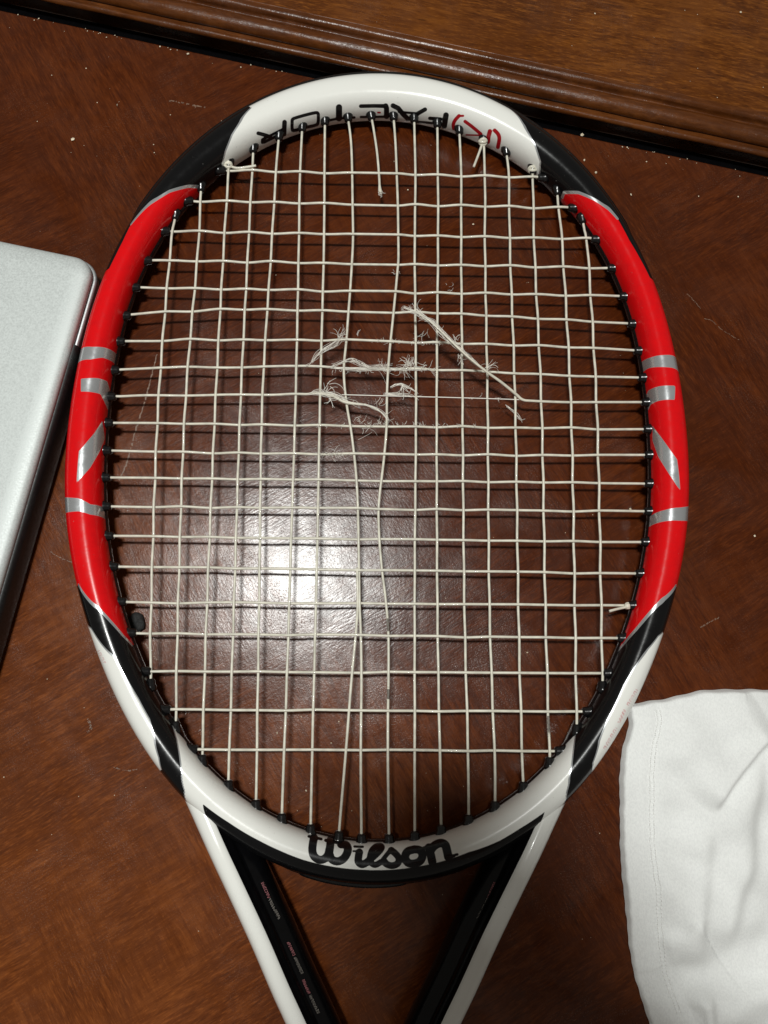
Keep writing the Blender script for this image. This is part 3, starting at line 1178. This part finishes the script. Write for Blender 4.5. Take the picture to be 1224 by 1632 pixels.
W_, H_ = .227, .325
lid = slab('lid', W_, H_, .0105, [(0.00240, .0176), (0.00150, .0178), (0.00120, .0183), (0.00120, .0203), (0.00150, .0213), (0.00220, .0221), (0.00340, .0227), (0.00500, .0231), (0.00720, .02335), (0.00900, .02348), (0.01000, .0235), (0.0104, .0235)], M_ALU)
slab('base', W_, H_, .0105, [(.010, .0022), (.006, .0027), (.0030, .0050), (.0012, .0090), (.0004, .0130), (.0000, .0158), (.0002, .0165), (.0006, .0168), (.0014, .0168)], M_ALUDARK)
slab('screen_gap', W_, H_, .0105, [(.0030, .0166), (.0030, .0178)], M_HINGE)
# hinge cover: black bar along the back edge (local x = 0 side), starting past the corner
y0, y1 = .042, H_ - .042
b = MB()
prof = [(.004, .0019), (-.0002, .0026), (-.0008, .006), (-.0008, .0150), (-.0002, .0176), (.0010, .0184), (.004, .0184)]
b.grid(np.array([[(x, y * SG, z) for x, z in prof] for y in np.linspace(y0, y1, 12)]))
hinge = b.build('hinge_cover', M_HINGE, laptop)
for k in (0, 1):
    for kk in (0, 1):
        b = MB()
        cxy = (.018 + kk * (W_ - .036), (.018 + k * (H_ - .036)) * SG)
        P = [[(cxy[0] + r * math.cos(a), cxy[1] + r * math.sin(a), z) for a in np.arange(16) * math.pi / 8] for r, z in ((.0055, .0026), (.0055, .0004), (.0045, 0.0001), (.0002, .0001))]
        b.grid(np.array(P), close_v=True)
        b.build('foot', M_RUBBER, laptop)

# ------------------------------------------------------------------ white T-shirt
k = NT('white_cotton')
c = k.coord()
wv = k.noise(k.mapping(c, (0, 0, .05), (1, .55, 1)), 1500, 2, .6)
k.set(Base_Color=k.mix(k.step(wv, .35, .65), (.80, .81, .80), (.88, .89, .875)), Roughness=.85, Sheen_Weight=.25,
      Normal=k.bump(k.math('ADD', wv, k.math('MULTIPLY', k.noise(c, 90, 3), 1.4)), .25, .0005), Specular_IOR_Level=.25)
M_COTTON = k.mat
shirt = empty('t_shirt', 'white cotton T-shirt with a stitched hem, crumpled on the table beside the racket', 't-shirt', tuple(at_table([(1100, 1350)])[0]))
S0 = at_table([(1100, 1350)])[0]
Lp = catmull(at_table([(1000, 1124), (1003, 1140), (1004, 1158), (996, 1190), (991, 1235), (990, 1285), (991, 1340), (995, 1400), (1000, 1460), (1006, 1510), (1018, 1570), (1036, 1632), (1050, 1690), (1066, 1760)], .003), 18)
Tp = catmull(at_table([(1000, 1124), (1030, 1120), (1060, 1114), (1090, 1107), (1130, 1101), (1180, 1098), (1230, 1101), (1290, 1100), (1360, 1110), (1450, 1125)], .003), 22)


def resample(P, step):
    d = np.r_[0, np.cumsum(np.linalg.norm(np.diff(P, axis=0), axis=1))]
    s = np.arange(0, d[-1], step)
    return np.stack([np.interp(s, d, P[:, i]) for i in range(3)], 1), s


Lr, ls = resample(Lp, .0006)
Tr, ts = resample(Tp, .0006)
Lr[:, 0] += .00022 * np.sin(ls * 150 + .5) + .0001 * np.sin(ls * 470 + 1) + .00012 * np.sin(ls * 900)
Tr[:, 1] += (.0003 * np.sin(ts * 210) + .00018 * np.sin(ts * 520 + 2)) * np.clip(ts / .01, 0, 1)
G = Lr[:, None, :] + (Tr - Tr[0])[None, :, :]
# rows relax so that lower rows run straighter than the top edge
U = np.broadcast_to(ts[None, :], G.shape[:2])
Vv = np.broadcast_to(ls[:, None], G.shape[:2])
xy = G[..., :2].reshape(-1, 2)
z = np.full(len(xy), .0019)
u, v = U.ravel(), Vv.ravel()


def crease(px, amp, wa, wb, sharp=.0006, side=1, fade=.12):
    """a fold line: the cloth on one side stands higher and falls back over wa, the other side dips over wb"""
    P = catmull(at_table(px, .004)[:, :2], 8)
    d = seg_dist(xy, P)
    # side
    best = np.full(len(xy), 1e9)
    sg = np.zeros(len(xy))
    L = np.r_[0, np.cumsum(np.linalg.norm(np.diff(P, axis=0), axis=1))]
    al = np.zeros(len(xy))
    for i in range(len(P) - 1):
        e = P[i + 1] - P[i]
        le = np.linalg.norm(e)
        t = np.clip(((xy - P[i]) @ e) / (le * le), 0, 1)
        q = xy - P[i] - t[:, None] * e
        dd = np.hypot(q[:, 0], q[:, 1])
        m = dd < best
        best[m] = dd[m]
        sg[m] = np.sign(e[0] * q[m, 1] - e[1] * q[m, 0])
        al[m] = (L[i] + t[m] * le) / L[-1]
    s = sg * best * side
    env = np.clip(al / fade, 0, 1) * np.clip((1 - al) / fade, 0, 1)
    env = env * env * (3 - 2 * env)
    up = 1 / (1 + np.exp(-np.clip(s / (sharp * 2.0), -30, 30)))
    h = 1.7 * amp * env * (up * np.exp(-np.maximum(s, 0) / (1.3 * wa)) - .35 * (1 - up) * np.exp(-np.maximum(-s, 0) / wb))
    return h


z += crease([(1240, 1165), (1222, 1180), (1195, 1208), (1165, 1243), (1145, 1270), (1128, 1296)], .0052, .016, .010, .0005, -1, .2)
z += crease([(1128, 1300), (1127, 1350), (1124, 1400), (1112, 1450), (1111, 1490), (1122, 1530), (1127, 1560)], .0022, .014, .012, .0009, -1, .25)
z += crease([(1224, 1175), (1215, 1230), (1205, 1300), (1197, 1360), (1180, 1420), (1168, 1470), (1160, 1540)], .0036, .022, .012, .0010, -1, .22)
z += crease([(1150, 1340), (1149, 1385), (1142, 1440), (1136, 1500)], .0014, .010, .010, .0012, -1, .35)
z += crease([(1150, 1120), (1118, 1165), (1092, 1215), (1078, 1270), (1072, 1330)], .0026, .030, .022, .0035, -1, .35)
z += crease([(1060, 1180), (1052, 1260), (1050, 1340), (1056, 1430), (1070, 1520)], .0016, .026, .02, .004, -1, .3)
z += crease([(1240, 1380), (1215, 1440), (1200, 1500), (1196, 1560)], .0030, .022, .014, .0022, -1, .3)
z += crease([(1010, 1590), (1050, 1560), (1100, 1545)], .0016, .02, .012, .003, -1, .35)
z += crease([(1040, 1500), (1062, 1488), (1085, 1482), (1100, 1462), (1118, 1455)], .0018, .012, .008, .0006, -1, .25)
z += crease([(1085, 1590), (1110, 1575), (1128, 1578), (1165, 1585), (1200, 1570), (1240, 1560)], .0026, .018, .008, .0008, -1, .15)
z += crease([(1126, 1570), (1130, 1610), (1136, 1660), (1140, 1720)], .0030, .014, .010, .0006, -1, .2)
z += crease([(1100, 1150), (1120, 1135), (1150, 1135), (1180, 1150), (1215, 1140)], .0012, .014, .012, .002, 1, .25)
z += crease([(1160, 1130), (1120, 1180), (1085, 1230), (1070, 1290), (1075, 1380)], .0018, .02, .016, .003, 1, .3)
# broad soft undulation
xx, yy = xy[:, 0], xy[:, 1]
z += .0011 * np.sin(xx * 150 + yy * 70 + 1) * np.clip((u - .006) / .02, 0, 1) + .0008 * np.sin(xx * 90 - yy * 160) * np.clip((u - .006) / .02, 0, 1)
z += .0035 * np.clip((u - .02) / .06, 0, 1)
for k_ in range(16):
    aa, fr, pz = rng.uniform(0, np.pi), rng.uniform(110, 420), rng.uniform(0, 6.3)
    z += (.055 / fr) * np.sin((xx * math.cos(aa) + yy * math.sin(aa)) * fr + pz + 1.5 * np.sin(yy * 60 + k_)) * np.clip((u - .004) / .015, .15, 1)
# small puckers along the stitched hem
hem = np.exp(-((u - .0125) / .0022) ** 2)
z -= .00045 * hem
z += .00016 * hem * np.sin(v * 2 * np.pi / .0017)
# edges roll down to the table
edge = np.minimum(u, v)
z = np.where(edge < .0011, z * np.sqrt(np.clip(edge / .0011, 0, 1)) * .85 + z * .15 * (edge / .0011) + .0004 * (1 - edge / .0011), z)
z = np.maximum(z, .0006 + 0 * z)
GG = np.column_stack([xy, z]).reshape(G.shape) - S0
b = MB()
b.grid(GG[:, ::-1])
# turned-under lip down to the table
lip = np.concatenate([GG[::-1, :1], ], 1)
o = b.build('cloth', M_COTTON, shirt)
Pz = GG


def cloth_at(uu, vv):
    j = np.clip(np.searchsorted(ts, uu), 0, len(ts) - 1)
    i = np.clip(np.searchsorted(ls, vv), 0, len(ls) - 1)
    return Pz[i, j]


b = MB()
for col in (.0116, .0136):
    for vv in np.arange(.004, .13, .0017):
        p0, p1 = cloth_at(col, vv), cloth_at(col, vv + .0011)
        mid = (p0 + p1) / 2 + [0, 0, .00028]
        b.tube(np.array([p0 + [0, 0, .00005], mid, p1 + [0, 0, .00005]]), .00022, 5)
st = b.build('stitching', simple('white_thread', (.86, .86, .84), .7, 0, 0, 900, .04), shirt)
st['kind'] = 'stuff'

# ------------------------------------------------------------------ small things lying on the table
lump = MB()
c = at_table([(217, 992)], .0015)[0]
rows = []
for i, a in enumerate(np.linspace(0, math.pi, 9)):
    rows.append([[math.sin(a) * math.cos(t) * .0042 * (1 + .2 * math.sin(3 * t + i) + .08 * math.sin(7 * t)), math.sin(a) * math.sin(t) * .0040 * (1 + .2 * math.cos(2 * t + i * .7)),
                  math.cos(a) * .0017 * (1 + .2 * math.sin(5 * t))] for t in np.arange(18) * math.pi / 9])
lump.grid(np.array(rows), close_v=True)
o = lump.build('rubber_lump', M_RUBBER)
o.location = (c[0], c[1], .0016)
tag(o, 'small black rubbery lump on the table just inside the racket head', 'rubber lump')

b = MB()


def crumb(px, r):
    d = E0 - at_table([px])[0]
    p = at_table([px])[0]
    dd = (p - E0) @ EN
    zt = .0 if dd < 0 else (.0073 if dd > .03 else None)
    if zt is None:
        return
    p = at_table([px], zt)[0]
    rr = np.array([r, r * rng.uniform(.6, 1), r * rng.uniform(.5, .9)])
    k = len(b.v)
    ico = [(0, 0, 1), (.9, 0, .3), (.28, .85, .3), (-.72, .53, .35), (-.72, -.53, .3), (.28, -.85, .35), (0, 0, -.8)]
    a = rng.uniform(0, 6)
    for q in ico:
        q = np.array(q) * rr * rng.uniform(.75, 1.2)
        b.v.append((p[0] + q[0] * math.cos(a) - q[1] * math.sin(a), p[1] + q[0] * math.sin(a) + q[1] * math.cos(a), p[2] + rr[2] * .7 + q[2]))
    for i in range(5):
        j = (i + 1) % 5
        b.f.append((k, k + 1 + i, k + 1 + j))
        b.f.append((k + 6, k + 1 + j, k + 1 + i))


for px, r in (((117, 223), .00125), ((192, 55), .0011), ((300, 87), .0009), ((267, 67), .0006), ((62, 30), .0005), ((927, 216), .0011), ((966, 220), .0007), ((931, 256), .0008), ((949, 276), .0008),
              ((1005, 311), .0008), ((1030, 258), .0005), ((1176, 314), .0005), ((1202, 854), .0007), ((1004, 812), .0008), ((246, 244), .0004), ((155, 164), .0004), ((187, 167), .0004),
              ((384, 108), .0006), ((255, 75), .0006), ((383, 95), .0005), ((754, 358), .0007), ((106, 30), .0004), ((170, 60), .0004), ((1112, 237), .0005), ((1180, 20), .0008), ((948, 22), .0005),
              ((245, 231), .0004), ((650, 303), .0005), ((480, 1142), .0005), ((528, 1184), .0005), ((442, 1168), .0006), ((448, 1160), .0005), ((488, 1260), .0006), ((540, 1150), .0004), ((840, 1040), .0005)):
    crumb(px, r)
for _ in range(80):
    crumb((rng.uniform(0, 1224), rng.uniform(15, 320)), abs(rng.normal(.00012, .00012)) + .00008)
for _ in range(110):
    crumb((rng.uniform(0, 1000), rng.uniform(320, 1500)), abs(rng.normal(.00008, .00010)) + .00007)
for _ in range(60):
    s = rng.uniform(0, .42)
    p = edge_pt(s, rng.uniform(-.002, -.0005), 0)
    crumb(tuple(project(p[None])[0]), abs(rng.normal(.00018, .00015)) + .0001)
o = b.build('crumbs', M_CRUMB, None, False)
tag(o, 'pale crumbs and specks of dust scattered over the dark table top', 'crumbs', kind='stuff')


def scratch(px, w, mat=M_SCRATCH, breaks=.25, z=.00006, name='scratch_mark'):
    P = catmull(at_table(px, 0), 14)
    P[:, :2] += rng.normal(0, .00012, (len(P), 2))
    b = MB()
    t = np.gradient(P[:, :2], axis=0)
    n = np.stack([-t[:, 1], t[:, 0]], 1) / (np.linalg.norm(t, axis=1)[:, None] + 1e-9)
    for i in range(len(P) - 1):
        if rng.random() < breaks:
            continue
        w0 = w * rng.uniform(.4, 1)
        k = len(b.v)
        zz = z + .00001 * (i % 2)
        for q, s in ((i, -1), (i, 1), (i + 1, 1), (i + 1, -1)):
            b.v.append((P[q, 0] + n[q, 0] * s * w0, P[q, 1] + n[q, 1] * s * w0, zz))
        b.f.append((k, k + 3, k + 2, k + 1))
    return b.build(name, mat, panel, False)


scratch([(250, 565), (240, 605), (228, 650), (215, 690), (203, 735), (190, 765)], .00042, breaks=.12)
scratch([(258, 985), (268, 993), (280, 1001)], .0003)
scratch([(78, 878), (95, 888), (116, 897)], .00022)
scratch([(1091, 465), (1102, 475), (1117, 492)], .00022)
scratch([(1122, 508), (1134, 511), (1150, 525), (1178, 542)], .00018)
scratch([(232, 1025), (240, 1040), (250, 1052)], .0006, breaks=.3)
scratch([(626, 970), (640, 948), (652, 925)], .00025, breaks=.2)
scratch([(1116, 1000), (1130, 992), (1148, 983)], .0004, breaks=.4)
scratch([(270, 160), (295, 165), (330, 172)], .0005, breaks=.5)
scratch([(180, 1222), (200, 1228), (220, 1226)], .0003, breaks=.4)
scratch([(140, 1146), (145, 1160), (139, 1168)], .0007, breaks=.4)

# ------------------------------------------------------------------ the phone that takes the picture, held over the table
Rb = CAM_R
phone = empty('phone', 'black phone held above the table out of the picture', 'phone')
pm = np.eye(4)
pm[:3, :3] = Rb
pm[:3, 3] = CAM_P
phone.matrix_world = Matrix(pm.tolist())
b = MB()
rows = []
for ins, zz in ((.0012, .0030), (0, .0042), (0, .0100), (.0012, .0112)):
    p = rrect(.059, .118, .009, ins)
    rows.append(np.column_stack([p[:, 0] - .041, p[:, 1] - .106, np.full(len(p), zz)]))
b.grid(np.array(rows), close_v=True)
n = len(rows[0])
b.f.append(tuple(range(n))[::-1])
b.f.append(tuple(range(3 * n, 4 * n)))
b.build('phone_body', M_GLOSSBLACK, phone)

# the hand that holds it: one continuous skinned body
def chain(bm, pts, lay, start=None):
    prev = start
    for (p, r) in pts:
        v = bm.verts.new(p)
        v[lay].radius = (r, r * .86)
        if prev is not None:
            bm.edges.new((prev, v))
        prev = v
    return prev


bm = bmesh.new()
lay = bm.verts.layers.skin.verify()
root = bm.verts.new((.082, -.140, .006))
root[lay].radius = (.026, .021)
root[lay].use_root = True
chain(bm, [((.135, -.235, .012), .034), ((.20, -.35, .03), .041)], lay, root)
palm = bm.verts.new((.050, -.090, .006))
palm[lay].radius = (.029, .016)
bm.edges.new((root, palm))
palm2 = bm.verts.new((.040, -.062, .005))
palm2[lay].radius = (.022, .014)
bm.edges.new((palm, palm2))
chain(bm, [((.036, -.046, .004), .0098), ((.031, -.027, .006), .0084), ((.0225, -.010, .0075), .0064)], lay, palm2)
for k_, (yy_, ln, rr_) in enumerate(((-.046, .064, .0084), (-.064, .060, .0082), (-.081, .048, .0072))):
    chain(bm, [((.033, yy_, .001), rr_ * 1.15), ((.024, yy_ + .001, -.0068), rr_), ((.024 - ln * .55, yy_ + .001, -.0074), rr_ * .92), ((.024 - ln, yy_, -.0066), rr_ * .75)], lay, palm2 if k_ < 1 else palm)
chain(bm, [((.036, -.060, .0155), .0125), ((.024, -.042, .0200), .0105), ((.006, -.030, .0205), .0085), ((-.006, -.026, .0200), .0065)], lay, palm2)
hm = bpy.data.meshes.new('hand')
bm.to_mesh(hm)
bm.free()
hand = bpy.data.objects.new('hand', hm)
COL.objects.link(hand)
hand.matrix_world = phone.matrix_world.copy()
hm.materials.append(simple('skin', (.48, .27, .19), .5, 0, 0, 500, .06))
sk = hand.modifiers.new('skin', 'SKIN')
sk.use_smooth_shade = True
hand.modifiers.new('smooth', 'SUBSURF').levels = 1
hand.modifiers['smooth'].render_levels = 1
tag(hand, 'bare hand and forearm holding the phone above the table out of the picture', 'hand')
